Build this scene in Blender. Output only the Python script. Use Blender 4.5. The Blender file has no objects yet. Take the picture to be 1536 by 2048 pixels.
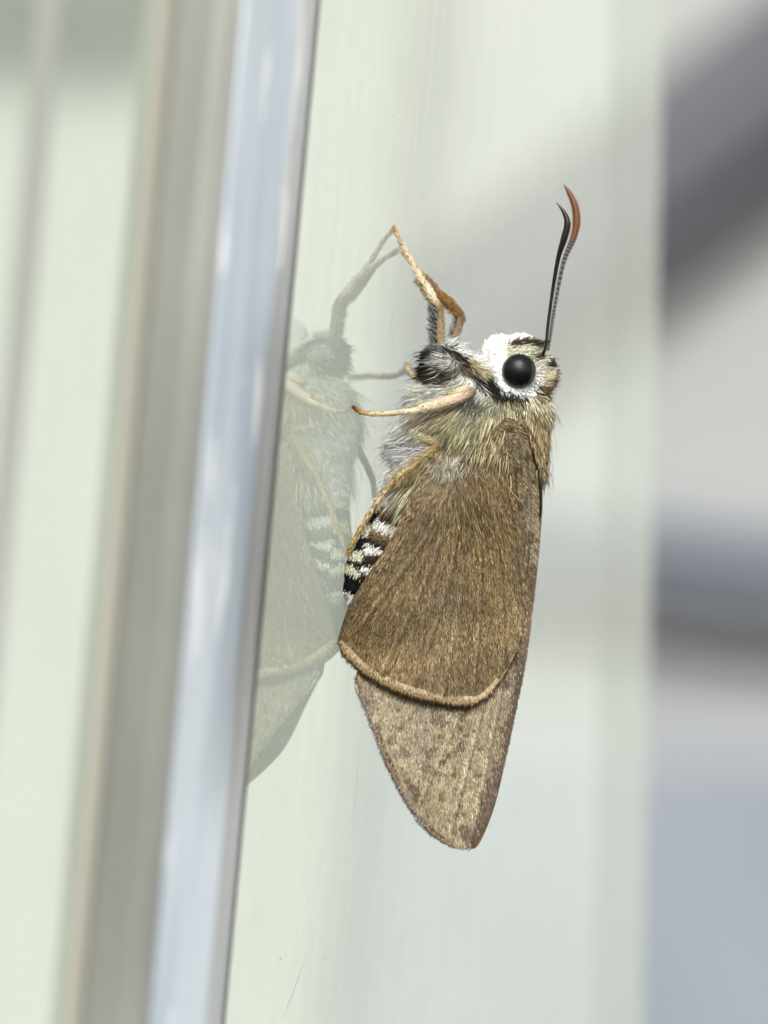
import bpy, math
import numpy as np
from mathutils import Matrix, Vector
from mathutils.geometry import delaunay_2d_cdt

rng = np.random.default_rng(7)
C = bpy.context.scene.collection
scn = bpy.context.scene

# ------------------------------------------------------------------ camera
D = 180.0                      # mm from lens to the plane of focus
PPM = 30.0                     # photograph pixels per mm at that distance
TH, PH, RO = math.radians(20), math.radians(-.5), math.radians(5.36)
f_ = np.array([-math.sin(TH)*math.cos(PH), math.cos(TH)*math.cos(PH), math.sin(PH)])
r0 = np.array([math.cos(TH), math.sin(TH), 0.0])
u0 = np.cross(r0, f_)
r_ = math.cos(RO)*r0 + math.sin(RO)*u0
u_ = -math.sin(RO)*r0 + math.cos(RO)*u0
LOC0 = np.array([(787-768)/PPM*(D+1.5)/D, (1024-455)/PPM*(D+1.5)/D, -1.5])   # fore foot on the glass
O = np.array([-(r_*LOC0[0] + u_*LOC0[1] - f_*LOC0[2])[0], 0, 0])           # so that the glass is the plane x = 0
CAMP = O - f_*D
cam_d = bpy.data.cameras.new('camera'); cam = bpy.data.objects.new('camera', cam_d); C.objects.link(cam)
M4 = Matrix([[r_[0], u_[0], -f_[0], CAMP[0]*.001], [r_[1], u_[1], -f_[1], CAMP[1]*.001],
             [r_[2], u_[2], -f_[2], CAMP[2]*.001], [0, 0, 0, 1]])
cam.matrix_world = M4
cam_d.sensor_fit = 'HORIZONTAL'; cam_d.sensor_width = 36
cam_d.lens = 36*D/(1536/PPM)
cam_d.clip_start = 0.005; cam_d.clip_end = 50
cam_d.dof.use_dof = True; cam_d.dof.focus_distance = (D-1.2)*.001
cam_d.dof.aperture_fstop = cam_d.lens/5.6
scn.camera = cam

# ------------------------------------------------------------------ sky, sun, exposure
SUN = np.array([0.22, -0.75, 0.66]); SUN = SUN/np.linalg.norm(SUN)
world = bpy.data.worlds.new('World'); scn.world = world; world.use_nodes = True
wn = world.node_tree; wn.nodes.clear()
sky = wn.nodes.new('ShaderNodeTexSky'); sky.sky_type = 'NISHITA'; sky.sun_disc = False
sky.sun_elevation = math.asin(SUN[2]); sky.sun_rotation = math.atan2(SUN[0], SUN[1])
sky.dust_density = 4.0; sky.air_density = 1.0
hs = wn.nodes.new('ShaderNodeHueSaturation'); hs.inputs['Saturation'].default_value = 0.08
bg = wn.nodes.new('ShaderNodeBackground'); bg.inputs['Strength'].default_value = 0.11
wo = wn.nodes.new('ShaderNodeOutputWorld')
wn.links.new(sky.outputs[0], hs.inputs['Color']); wn.links.new(hs.outputs[0], bg.inputs['Color'])
wn.links.new(bg.outputs[0], wo.inputs['Surface'])
sd = bpy.data.lights.new('sun', 'SUN'); sd.energy = 1.5; sd.angle = math.radians(35); sd.color = (1.0, .96, .9)
so = bpy.data.objects.new('sun', sd); C.objects.link(so)
so.rotation_euler = Vector(SUN).to_track_quat('Z', 'Y').to_euler()
scn.view_settings.view_transform = 'Standard'; scn.view_settings.look = 'None'
scn.view_settings.gamma = 1; scn.view_settings.use_curve_mapping = False
scn.view_settings.exposure = 0.66
scn.cycles.use_denoising = True
scn.cycles.max_bounces = 10; scn.cycles.transparent_max_bounces = 12

# ------------------------------------------------------------------ helpers
def lin(r, g, b, k=1.0):
    c = np.array([r, g, b], float)/255
    return np.where(c <= .04045, c/12.92, ((c+.055)/1.055)**2.4)*k
def L(px, py, w):                       # photograph pixel at w mm before the focus plane -> local mm
    px, py, w = np.broadcast_arrays(np.asarray(px, float), py, w)
    s = (D-w)/D/PPM
    return np.stack([(px-768)*s, (1024-py)*s, w], -1)
def PX(p):                              # local mm -> pixel
    s = D/(D-p[..., 2])*PPM
    return 768+p[..., 0]*s, 1024-p[..., 1]*s
R3 = np.stack([r_, u_, -f_], 0)
def to_w(p): return (np.asarray(p) @ R3 + O)*.001
def ray(px, py):
    a = (px-768)/PPM/D; b = (1024-py)/PPM/D
    return f_ + r_*a + u_*b
def on_x(px, py, x=0.0):                # pixel ray meets the plane x (mm, world)
    d = ray(px, py); return CAMP + d*((x-CAMP[0])/d[0])
def on_y(px, py, y):
    d = ray(px, py); return CAMP + d*((y-CAMP[1])/d[1])
def nrm(v): return v/np.maximum(np.linalg.norm(v, axis=-1, keepdims=True), 1e-9)
def glass_w(px, py):                    # w of the glass under a pixel
    q = on_x(px, py); return D-float(np.dot(q-CAMP, f_))

def nodes(name):
    m = bpy.data.materials.new(name); m.use_nodes = True
    n = m.node_tree.nodes; return m, n, m.node_tree.links, n['Principled BSDF']
def noise_mix(name, c1, c2, scale, rough=.6, metal=0, detail=4, stretch=(1, 1, 1), bump=0, spec=.4, lo=.35, hi=.65):
    m, n, k, p = nodes(name)
    tc = n.new('ShaderNodeTexCoord'); mp = n.new('ShaderNodeMapping'); mp.inputs['Scale'].default_value = stretch
    nz = n.new('ShaderNodeTexNoise'); nz.inputs['Scale'].default_value = scale; nz.inputs['Detail'].default_value = detail
    cr = n.new('ShaderNodeValToRGB'); cr.color_ramp.elements[0].position = lo; cr.color_ramp.elements[1].position = hi
    cr.color_ramp.elements[0].color = (*c1, 1); cr.color_ramp.elements[1].color = (*c2, 1)
    k.new(tc.outputs['Object'], mp.inputs[0]); k.new(mp.outputs[0], nz.inputs['Vector'])
    k.new(nz.outputs['Fac'], cr.inputs[0]); k.new(cr.outputs[0], p.inputs['Base Color'])
    p.inputs['Roughness'].default_value = rough; p.inputs['Metallic'].default_value = metal
    p.inputs['Specular IOR Level'].default_value = spec
    if bump:
        b = n.new('ShaderNodeBump'); b.inputs['Strength'].default_value = bump; b.inputs['Distance'].default_value = .0001
        k.new(nz.outputs['Fac'], b.inputs['Height']); k.new(b.outputs[0], p.inputs['Normal'])
    return m
def attr_mat(name, rough=.55, spec=.3, nscale=0, namt=.3, stretch=(1, 1, 1), sheen=0):
    m, n, k, p = nodes(name)
    a = n.new('ShaderNodeAttribute'); a.attribute_name = 'Col'
    out = a.outputs['Color']
    if nscale:
        tc = n.new('ShaderNodeTexCoord'); mp = n.new('ShaderNodeMapping'); mp.inputs['Scale'].default_value = stretch
        nz = n.new('ShaderNodeTexNoise'); nz.inputs['Scale'].default_value = nscale; nz.inputs['Detail'].default_value = 3
        mr = n.new('ShaderNodeMapRange'); mr.inputs['From Min'].default_value = .3; mr.inputs['From Max'].default_value = .7
        mr.inputs['To Min'].default_value = 1-namt; mr.inputs['To Max'].default_value = 1+namt
        mx = n.new('ShaderNodeVectorMath'); mx.operation = 'SCALE'
        k.new(tc.outputs['Object'], mp.inputs[0]); k.new(mp.outputs[0], nz.inputs['Vector'])
        k.new(nz.outputs['Fac'], mr.inputs[0]); k.new(out, mx.inputs[0]); k.new(mr.outputs[0], mx.inputs['Scale'])
        out = mx.outputs[0]
    k.new(out, p.inputs['Base Color'])
    p.inputs['Roughness'].default_value = rough; p.inputs['Specular IOR Level'].default_value = spec
    return m
M = {}
M['hair'] = attr_mat('fur', .6, .2)
M['scale'] = attr_mat('wing_scales', .45, .4)
M['skin'] = attr_mat('cuticle', .6, .3, 9000, .25)
M['wing'] = attr_mat('wing_membrane', .6, .25, 5000, .35, (1, 1, .35))
M['horn'] = attr_mat('antenna_cuticle', .38, .45)

BASE = to_w(L(900, 1000, 0)[None])[0]
def build(name, V, F, mat, parent=None, col=None, smooth=True, kind=None, base=None):
    """V: world metres (N,3); F: list of arrays of faces (tris and quads)"""
    me = bpy.data.meshes.new(name)
    b = np.zeros(3) if base is None else base
    V = np.asarray(V, np.float64)-b
    F = [np.asarray(x, np.int32) for x in (F if isinstance(F, list) else [F]) if len(x)]
    me.vertices.add(len(V)); me.vertices.foreach_set('co', V.astype(np.float32).ravel())
    idx = np.concatenate([x.ravel() for x in F]); cnt = np.concatenate([np.full(len(x), x.shape[1]) for x in F])
    me.loops.add(len(idx)); me.loops.foreach_set('vertex_index', idx)
    st = np.concatenate([[0], np.cumsum(cnt)[:-1]]).astype(np.int32)
    me.polygons.add(len(cnt)); me.polygons.foreach_set('loop_start', st)
    me.polygons.foreach_set('use_smooth', np.full(len(cnt), bool(smooth)))
    me.update(calc_edges=True)
    if col is not None:
        a = me.color_attributes.new('Col', 'FLOAT_COLOR', 'POINT')
        c4 = np.ones((len(V), 4), np.float32); c4[:, :3] = col
        a.data.foreach_set('color', c4.ravel())
    me.materials.append(mat)
    o = bpy.data.objects.new(name, me); C.objects.link(o)
    if parent is not None: o.parent = parent
    if kind: o['kind'] = kind
    return o
def part(name, Vl, F, mat, parent, col=None, smooth=True, kind=None):     # part of the butterfly, local mm
    return build(name, to_w(Vl), F, mat, parent, col, smooth, kind, BASE)
def tag(o, label, cat, group=None, kind=None):
    o['label'] = label; o['category'] = cat
    if group: o['group'] = group
    if kind: o['kind'] = kind
def box(name, lo, hi, mat, parent=None, kind=None, bev=0.0, base=None):   # world mm, bevelled box
    lo, hi = np.array(lo, float), np.array(hi, float)
    me_v = []
    b = min(bev, .45*float((hi-lo).min()))
    if b <= 0:
        V = np.array([[x, y, z] for x in (lo[0], hi[0]) for y in (lo[1], hi[1]) for z in (lo[2], hi[2])])
        F = [[0, 1, 3, 2], [4, 6, 7, 5], [0, 4, 5, 1], [2, 3, 7, 6], [0, 2, 6, 4], [1, 5, 7, 3]]
        return build(name, V*.001, np.array(F), mat, parent, None, False, kind, base)
    import bmesh
    bm = bmesh.new(); bmesh.ops.create_cube(bm, size=1)
    for v in bm.verts: v.co = Vector(((v.co[i]+.5)*(hi[i]-lo[i])+lo[i] for i in range(3)))
    bmesh.ops.bevel(bm, geom=bm.edges[:], offset=b, segments=3, profile=.5, affect='EDGES')
    V = np.array([v.co[:] for v in bm.verts]); Fs = [[v.index for v in f.verts] for f in bm.faces]
    bm.free()
    return build(name, V*.001, [np.array([x for x in Fs if len(x) == n]) for n in (3, 4)], mat, parent, None, False, kind, base)

def spline(P, n):                       # Catmull-Rom through P, n samples per span
    P = np.asarray(P, float); Q = np.vstack([2*P[0]-P[1], P, 2*P[-1]-P[-2]])
    out = []
    for i in range(len(P)-1):
        t = np.linspace(0, 1, n, endpoint=False)[:, None]; a, b, c, d = Q[i:i+4]
        out.append(.5*((2*b)+(c-a)*t+(2*a-5*b+4*c-d)*t*t+(3*b-a-3*c+d)*t**3))
    return np.vstack(out+[P[-1:]])
def tube(P, rad, sides=10, flat=1.0):
    """closed tapered tube: P (n,3) local, rad (n,)"""
    P = np.asarray(P, float); rad = np.asarray(rad, float)
    T = nrm(np.gradient(P, axis=0)); up = np.array([0.13, .21, 1.0]); S = nrm(np.cross(T, up)); U = nrm(np.cross(S, T))
    a = np.linspace(0, 2*np.pi, sides, endpoint=False)
    ring = S[:, None]*np.cos(a)[None, :, None] + U[:, None]*np.sin(a)[None, :, None]*flat
    V = (P[:, None]+ring*rad[:, None, None]).reshape(-1, 3)
    n = len(P); i = np.arange(n-1)[:, None]*sides; j = np.arange(sides)[None]; j2 = (j+1) % sides
    F = np.stack([i+j, i+j2, i+sides+j2, i+sides+j], -1).reshape(-1, 4)
    V = np.vstack([V, P[:1]-T[:1]*rad[0]*.4, P[-1:]+T[-1:]*rad[-1]*.4])
    c0, c1 = n*sides, n*sides+1; j = np.arange(sides); j2 = (j+1) % sides
    F3 = np.vstack([np.stack([j2, j, np.full(sides, c0)], -1), np.stack([j+(n-1)*sides, j2+(n-1)*sides, np.full(sides, c1)], -1)])
    N = np.vstack([ring.reshape(-1, 3), -T[:1], T[-1:]])
    return V, [F, F3], N, np.vstack([np.repeat(T, sides, 0), T[:1], T[-1:]])
def hairs(P, N, T, length, lift, width, col, bend=.5, wob=.12, sink=.03):
    """tapered three-sided hairs; everything per hair, local mm"""
    n = len(P); length = np.broadcast_to(length, n)[:, None]; lift = np.broadcast_to(lift, n)[:, None]
    width = np.broadcast_to(width, n)[:, None]
    T = nrm(T-N*np.sum(T*N, -1, keepdims=True) + rng.normal(0, wob, (n, 3)))
    d0 = nrm(T*np.cos(lift)+N*np.sin(lift)); d1 = nrm(d0*(1-bend)+T*bend - N*.12)
    p0 = P-N*sink; p1 = p0+d0*length*.5; p2 = p1+d1*length*.5
    s = nrm(np.cross(d0, N+rng.normal(0, .2, (n, 3)))); q = nrm(np.cross(s, d0))
    V = np.empty((n, 7, 3))
    for k in range(3):
        a = 2*math.pi*k/3; o = s*math.cos(a)+q*math.sin(a)*.6
        V[:, k] = p0+o*width*.8; V[:, 3+k] = p1+o*width
    V[:, 6] = p2
    b = np.arange(n)[:, None, None]*7
    F4 = (np.array([[0, 1, 4, 3], [1, 2, 5, 4], [2, 0, 3, 5]])[None]+b).reshape(-1, 4)
    F3 = (np.array([[3, 4, 6], [4, 5, 6], [5, 3, 6]])[None]+b).reshape(-1, 3)
    return V.reshape(-1, 3), [F4, F3], np.repeat(col, 7, 0)
def join(*hs):
    V, F4, F3, K, o = [], [], [], [], 0
    for v, f, c in hs:
        V.append(v); F4.append(f[0]+o); F3.append(f[1]+o); K.append(c); o += len(v)
    return np.vstack(V), [np.vstack(F4), np.vstack(F3)], np.vstack(K)
def tris_of(F):
    out = []
    for x in (F if isinstance(F, list) else [F]):
        x = np.asarray(x)
        out.append(x if x.shape[1] == 3 else np.vstack([x[:, [0, 1, 2]], x[:, [0, 2, 3]]]))
    return np.vstack(out)
def scatter(V, F, N, n, extra=None, wfun=None):
    t = tris_of(F); a = V[t[:, 0]]; b = V[t[:, 1]]; c = V[t[:, 2]]
    ar = np.linalg.norm(np.cross(b-a, c-a), axis=1)
    if wfun is not None: ar = ar*wfun((a+b+c)/3)
    k = rng.choice(len(t), n, p=ar/ar.sum()); u = rng.random((n, 2)); m = u.sum(1) > 1; u[m] = 1-u[m]
    w0 = 1-u.sum(1)
    f = lambda A: A[t[k, 0]]*w0[:, None]+A[t[k, 1]]*u[:, :1]+A[t[k, 2]]*u[:, 1:]
    return (f(V), nrm(f(N))) + ((f(extra),) if extra is not None else ())
def idw(px, py, A, p=5.0, cols=slice(2, None)):
    A = np.asarray(A, float); out = np.empty((len(px), A[:, cols].shape[1]))
    for s in range(0, len(px), 20000):
        e = s+20000
        d = ((px[s:e, None]-A[None, :, 0])**2+(py[s:e, None]-A[None, :, 1])**2+9)**(-p/2)
        out[s:e] = (d/d.sum(1, keepdims=True))@A[:, cols]
    return out
def tps(A):
    A = np.asarray(A, float); P = A[:, :2]/100; n = len(P)
    U = lambda r2: np.where(r2 > 1e-12, .5*r2*np.log(np.maximum(r2, 1e-12)), 0)
    K = U(((P[:, None]-P[None])**2).sum(-1))+np.eye(n)*.02
    B = np.hstack([np.ones((n, 1)), P]); S = np.block([[K, B], [B.T, np.zeros((3, 3))]])
    c = np.linalg.solve(S, np.concatenate([A[:, 2], np.zeros(3)]))
    def g(px, py):
        Q = np.stack([px, py], -1)/100
        return U(((Q[:, None]-P[None])**2).sum(-1))@c[:n]+c[n]+Q@c[n+1:]
    return g
def surface_nets(f, org, h):
    nx, ny, nz = f.shape; ins = f < 0
    acc = np.zeros((nx-1, ny-1, nz-1, 3)); cnt = np.zeros((nx-1, ny-1, nz-1))
    crn = [(i, j, k) for i in (0, 1) for j in (0, 1) for k in (0, 1)]
    sl = lambda c: tuple(slice(c[a], f.shape[a]-1+c[a]) for a in range(3))
    for a in crn:
        for ax in range(3):
            if a[ax]: continue
            b = list(a); b[ax] = 1; fa, fb = f[sl(a)], f[sl(b)]
            m = (fa < 0) != (fb < 0); t = np.where(m, fa/np.where(m, fa-fb, 1), 0)
            p = np.zeros(acc.shape); p[...] = a; p[..., ax] += t
            acc += p*m[..., None]; cnt += m
    act = cnt > 0; ids = -np.ones(act.shape, int); ids[act] = np.arange(act.sum())
    g = np.argwhere(act); V = (g+acc[act]/cnt[act][:, None])*h+org
    Q = []
    for ax in range(3):
        o1, o2 = [(1, 2), (2, 0), (0, 1)][ax]
        s0 = [slice(1, -1)]*3; s0[ax] = slice(0, -1); s1 = list(s0); s1[ax] = slice(1, None)
        A, Bv = ins[tuple(s0)], ins[tuple(s1)]
        for flag, rev in ((A & ~Bv, 0), (~A & Bv, 1)):
            e = np.argwhere(flag); 
            if not len(e): continue
            for q in range(3):
                if q != ax: e[:, q] += 1
            d1 = np.zeros(3, int); d1[o1] = 1; d2 = np.zeros(3, int); d2[o2] = 1
            c = [e-d1-d2, e-d2, e, e-d1]
            q4 = np.stack([ids[tuple(x.T)] for x in c], -1)
            Q.append(q4[:, ::-1] if rev else q4)
    G = np.stack(np.gradient(f), -1); gi = np.clip(np.round((V-org)/h).astype(int), 0, np.array(f.shape)-1)
    return V, np.vstack(Q), nrm(G[tuple(gi.T)])

# ------------------------------------------------------------------ setting: what stands beyond the window
m_wall = noise_mix('pale_plaster', (.84, .86, .81), (.89, .905, .865), 6, .9)
m_panel = noise_mix('grey_board', (.38, .395, .38), (.46, .47, .455), 3, .8)
m_slate = noise_mix('slate_paint', (.075, .082, .10), (.12, .125, .145), 4, .7)
m_blue = noise_mix('blue_grey_board', (.25, .28, .315), (.33, .36, .39), 3, .8)
m_mid = noise_mix('soft_edge_mid_grey', (.11, .116, .126), (.15, .156, .166), 4, .8)
m_step = noise_mix('pale_blue_grey_paint', (.33, .345, .36), (.38, .39, .405), 3, .8)
m_paleb = noise_mix('added_board_pale_tone', (.36, .385, .345), (.43, .455, .41), 3, .85)
m_rail = noise_mix('slate_blue_paint', (.115, .13, .155), (.155, .17, .195), 4, .7)
m_refbox = noise_mix('reflected_box_dark_green', (.012, .018, .012), (.025, .032, .022), 5, .7)
YB = 1500.0
back = box('wall', (2, YB, -1400), (4200, YB+40, 1500), m_wall, kind='structure'); back['label'] = 'pale plaster wall mirrored softly in the window glass'
bp = box('backdrop', (-2000, YB+30, -1400), (0, YB+50, 1500), m_panel, kind='structure'); bp['label'] = 'blurred grey board behind the window'
def beam(name, pts, half, y0, y1, mat, label, cat):
    a, b = (on_y(px, py, y0) for px, py in pts); d = (b-a)/np.linalg.norm(b-a); n = np.array([-d[2], 0, d[0]])
    s = half/PPM*(y0-CAMP[1])/D
    V = [q+n*s*k+np.array([0, yy, 0]) for yy in (0, y1-y0) for q, k in ((a, -1), (b, -1), (b, 1), (a, 1))]
    o = build(name, np.array(V)*.001, np.array([[0, 1, 2, 3], [7, 6, 5, 4], [0, 4, 5, 1], [1, 5, 6, 2], [2, 6, 7, 3], [3, 7, 4, 0]]), mat, None, None, False)
    tag(o, label, cat); return o
beam('slanted_beam', [(1800, -10), (560, 930)], 78, YB-34, YB-6, m_slate, 'blurred dark grey beam slanting down behind the antennae', 'beam')
beam('beam_soft_edge', [(1800, 0), (560, 940)], 190, YB-4, YB+2, m_mid, 'blurred mid grey strip added behind the dark beam to give it a soft edge', 'edge_strip')  # added strip, its mid tone imitates a soft falloff around the beam
beam('rail_soft_edge', [(1800, 1190), (560, 1030)], 145, YB-4, YB+2, m_step, 'blurred pale blue grey strip added behind the dark slate rail to soften its edges', 'edge_strip')  # added strip, its paler tone softens the edges of the rail
beam('rail', [(1800, 1175), (560, 1020)], 72, YB-34, YB-6, m_rail, 'blurred dark slate rail crossing the backdrop level with the wings', 'rail')
beam('wide_board', [(1800, 1860), (500, 1830)], 490, YB+5, YB+14, m_step, 'blurred pale blue grey board edge above the blue grey board', 'board')
beam('board', [(1800, 1980), (500, 1950)], 440, YB-4, YB+3, m_blue, 'blurred blue grey board below the slate rail', 'board')
pe = on_y(800, 1024, YB)[0]
pl = box('added_pale_board', (-1700, YB-60, -1200), (pe, YB-40, 1200), m_paleb, bev=4)  # added board, sets how bright the glass looks behind the mirrored butterfly
tag(pl, 'blurred pale board added behind the glass to set the tone around the reflection', 'board')
def mirrored(px, py, y):                # where the ray bounced off the glass meets the plane y
    q = on_x(px, py); d = ray(px, py)*np.array([-1, 1, 1]); return q+d*((y-q[1])/d[1])
m0, m1 = mirrored(290, 95, YB-40), mirrored(-120, 95, YB-40)
sh = box('reflected_box', (m0[0], YB-40, m0[2]), (m1[0]+200, YB-1, m0[2]+260), m_refbox, bev=6)  # unseen dark box, added to put a dark reflection in the glass
tag(sh, 'dark green box added on the pale wall, seen only as a blurred reflection', 'reflected_box')

# ------------------------------------------------------------------ the window: pane, stile, strip
def glass_mat():
    m, n, k, p = nodes('window_glass'); n.remove(p); out = n['Material Output']
    tr = n.new('ShaderNodeBsdfTransparent'); tr.inputs[0].default_value = (.88, .915, .88, 1)
    gl = n.new('ShaderNodeBsdfGlossy'); gl.inputs['Roughness'].default_value = 0.0; gl.inputs['Color'].default_value = (.98, 1, .965, 1)
    fr = n.new('ShaderNodeFresnel'); fr.inputs['IOR'].default_value = 1.5
    mu = n.new('ShaderNodeMath'); mu.operation = 'MULTIPLY_ADD'; mu.inputs[1].default_value = .17; mu.inputs[2].default_value = .285; mu.use_clamp = True
    mx = n.new('ShaderNodeMixShader'); k.new(fr.outputs[0], mu.inputs[0]); k.new(mu.outputs[0], mx.inputs[0])
    k.new(tr.outputs[0], mx.inputs[1]); k.new(gl.outputs[0], mx.inputs[2])
    # a thin uneven film of dust and wiping marks
    tc = n.new('ShaderNodeTexCoord'); mp = n.new('ShaderNodeMapping'); mp.inputs['Scale'].default_value = (1, 1, .12)
    nz = n.new('ShaderNodeTexNoise'); nz.inputs['Scale'].default_value = 500; nz.inputs['Detail'].default_value = 6
    mr = n.new('ShaderNodeMapRange'); mr.inputs['From Min'].default_value = .4; mr.inputs['From Max'].default_value = .75
    mr.inputs['To Min'].default_value = .015; mr.inputs['To Max'].default_value = .07
    df = n.new('ShaderNodeBsdfDiffuse'); df.inputs[0].default_value = (.7, .75, .68, 1)
    m2 = n.new('ShaderNodeMixShader')
    k.new(tc.outputs['Object'], mp.inputs[0]); k.new(mp.outputs[0], nz.inputs['Vector']); k.new(nz.outputs['Fac'], mr.inputs[0])
    k.new(mr.outputs[0], m2.inputs[0]); k.new(mx.outputs[0], m2.inputs[1]); k.new(df.outputs[0], m2.inputs[2])
    k.new(m2.outputs[0], out.inputs['Surface']); return m
def clear_mat(name, col):
    m, n, k, p = nodes(name); n.remove(p)
    tr = n.new('ShaderNodeBsdfTransparent'); tr.inputs[0].default_value = (*col, 1)
    k.new(tr.outputs[0], n['Material Output'].inputs['Surface']); return m
win = bpy.data.objects.new('glass_window', None); C.objects.link(win)
tag(win, 'clear glass window with scuffed aluminium stile, mirroring the butterfly on it', 'window')
ya, yb = on_x(1328, 0), on_x(1284, 2048)
GX = 5.0
Z0, Z1 = -260, 260
yz = lambda z: ya[1]+(yb[1]-ya[1])*(z-ya[2])/(yb[2]-ya[2])
V = np.array([[x, (-400, yz(z))[e], z] for x in (-GX, 0) for e in (0, 1) for z in (Z0, Z1)], float)
Fq = np.array([[4, 6, 7, 5], [0, 1, 3, 2], [2, 3, 7, 6], [0, 4, 5, 1], [0, 2, 6, 4], [1, 5, 7, 3]])
pane = build('pane', V*.001, Fq, glass_mat(), win, None, False)
pane.data.materials.append(clear_mat('glass_back', (.97, .985, .97))); pane.data.materials.append(clear_mat('glass_edge', (.66, .70, .67)))
pane.data.polygons.foreach_set('material_index', [0, 1, 2, 2, 2, 2])
# stile: profile drawn in plan (distance towards the lens along the glass, height off the glass)
m_alu = noise_mix('scuffed_aluminium', (.33, .40, .50), (.66, .71, .78), 200, .36, .6, 6, (1, 1, .1), .3, lo=.3, hi=.65)
def scuff(m, lo, col):
    n = m.node_tree.nodes; k = m.node_tree.links; p = n['Principled BSDF']; src = p.inputs['Base Color'].links[0].from_socket
    tc = n.new('ShaderNodeTexCoord'); mp = n.new('ShaderNodeMapping'); mp.inputs['Scale'].default_value = (1, 1, .22)
    nz = n.new('ShaderNodeTexNoise'); nz.inputs['Scale'].default_value = 420; nz.inputs['Detail'].default_value = 3
    mr = n.new('ShaderNodeMapRange'); mr.inputs['From Min'].default_value = lo; mr.inputs['From Max'].default_value = lo+.04
    mx = n.new('ShaderNodeMix'); mx.data_type = 'RGBA'; mx.inputs['B'].default_value = (*col, 1)
    k.new(tc.outputs['Object'], mp.inputs[0]); k.new(mp.outputs[0], nz.inputs['Vector']); k.new(nz.outputs['Fac'], mr.inputs[0])
    k.new(mr.outputs[0], mx.inputs['Factor']); k.new(src, mx.inputs['A']); k.new(mx.outputs['Result'], p.inputs['Base Color'])
scuff(m_alu, .60, (.76, .79, .83))
m_lip = noise_mix('dull_aluminium_edge', (.33, .34, .36), (.54, .55, .57), 300, .45, .6, 5, (1, 1, .08))
scuff(m_lip, .61, (.8, .8, .8))
m_grey = noise_mix('grey_channel', (.25, .26, .23), (.60, .60, .55), 38, .5, .2, 5, (1, 1, .35))  # dark blotches in the colour stand in for a dark reflection
m_strip = noise_mix('grey_strip', (.50, .51, .46), (.58, .59, .54), 100, .6, 0, 4, (1, 1, .2))
m_beige = noise_mix('beige_seal', (.50, .48, .40), (.60, .58, .49), 150, .7, 0, 4, (1, 1, .2))
m_bead = noise_mix('dark_bead', (.03, .032, .036), (.07, .072, .078), 400, .5, 0, 4, (1, 1, .1))
def extrude(name, prof, mat, parent):
    """prof: list of (photograph x on row 1024, height off the glass in mm)"""
    p = np.array([[h, on_x(px, 1024, h)[1]] for px, h in prof]); n = len(p)
    V = np.vstack([np.column_stack([p, np.full(n, z)]) for z in (Z0, Z1)])
    i = np.arange(n); j = (i+1) % n
    F = [np.stack([i, j, j+n, i+n], -1)]
    return build(name, V*.001, F, mat, parent, None, False)
stile = extrude('stile', [(508, -.02), (508, 1.85), (500, 2.05), (470, 2.15), (398, 2.15), (392, 2.0), (392, -.02)], m_alu, win)
a = np.linspace(0, math.pi/2, 8)
extrude('edge_bead', [(546, -.02), (545.5, .45), (544, .75), (541.5, .8), (541.2, -.02)], m_bead, stile)
lipp = [(541, -.02)]+[(540-14*(1-math.cos(t))-2*t, .5+1.2*math.sin(t)) for t in a]+[(515, 1.75), (509, 1.8), (509, -.02)]
extrude('lip', lipp, m_lip, stile)
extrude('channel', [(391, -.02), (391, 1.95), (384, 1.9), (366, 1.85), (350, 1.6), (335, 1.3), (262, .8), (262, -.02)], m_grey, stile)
extrude('gasket', [(261, -.02), (261, .55), (252, .6), (236, .6), (226, .45), (222, -.02)], m_beige, stile)
extrude('glazing_strip', [(30, -.02), (29, .12), (10, .15), (-12, .12), (-14, -.02)], m_strip, win)

# ------------------------------------------------------------------ the butterfly
bf = bpy.data.objects.new('skipper_butterfly', None); C.objects.link(bf); bf.location = BASE
tag(bf, 'brown skipper butterfly with white face and banded abdomen, clinging head up to the glass', 'butterfly')

def sag(py): return np.interp(py, [600, 820, 1190, 1290, 1700], [-1.4, -1.3, 1.0, 1.5, 2.1])
# body: smooth union of rounded cones (pixel x, y, radius) with a depth factor
prims = [((1042, 724, 56), (1062, 738, 46), .80, -1.3), ((1000, 706, 36), (1030, 742, 42), .85, -1.1), ((1072, 758, 34), (1040, 770, 30), .8, -1.2),
         ((1015, 815, 78), (945, 890, 136), .60, -1.3), ((915, 950, 112), (930, 905, 130), .56, -1.2),
         ((882, 982, 112), (717, 1180, 30), .62, None), ((812, 1056, 76), (738, 1142, 47), .6, None), ((975, 750, 24), (900, 716, 30), .8, -.7), ((888, 712, 30), (876, 738, 26), .8, -1.0),
         ((930, 800, 50), (852, 806, 30), .8, -.9), ((862, 880, 56), (806, 900, 27), .8, -.6), ((1058, 830, 42), (1054, 920, 36), .8, -1.3)]
h = .15
lo = np.array([(675-768)/PPM, (1024-1215)/PPM, -6.0]); hi = np.array([(1135-768)/PPM, (1024-640)/PPM, 4.5])
gx = [np.arange(lo[i], hi[i], h) for i in range(3)]
X, Y, W = np.meshgrid(*gx, indexing='ij')
fld = None
for (x1, y1, ra), (x2, y2, rb), kw, wc in prims:
    wa = sag(y1) if wc is None else wc; wb = sag(y2) if wc is None else wc
    A = L(x1, y1, wa); B = L(x2, y2, wb); ra, rb = ra/PPM, rb/PPM
    d = (B-A)[:2]; t = np.clip(((X-A[0])*d[0]+(Y-A[1])*d[1])/max((d**2).sum(), 1e-9), 0, 1)
    e = np.sqrt((X-A[0]-d[0]*t)**2+(Y-A[1]-d[1]*t)**2+((W-A[2]-(B[2]-A[2])*t)/kw)**2)-(ra+(rb-ra)*t)
    if fld is None: fld = e
    else:
        hh = np.clip(.5+.5*(fld-e)/.5, 0, 1); fld = fld*(1-hh)+e*hh-.5*hh*(1-hh)
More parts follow.
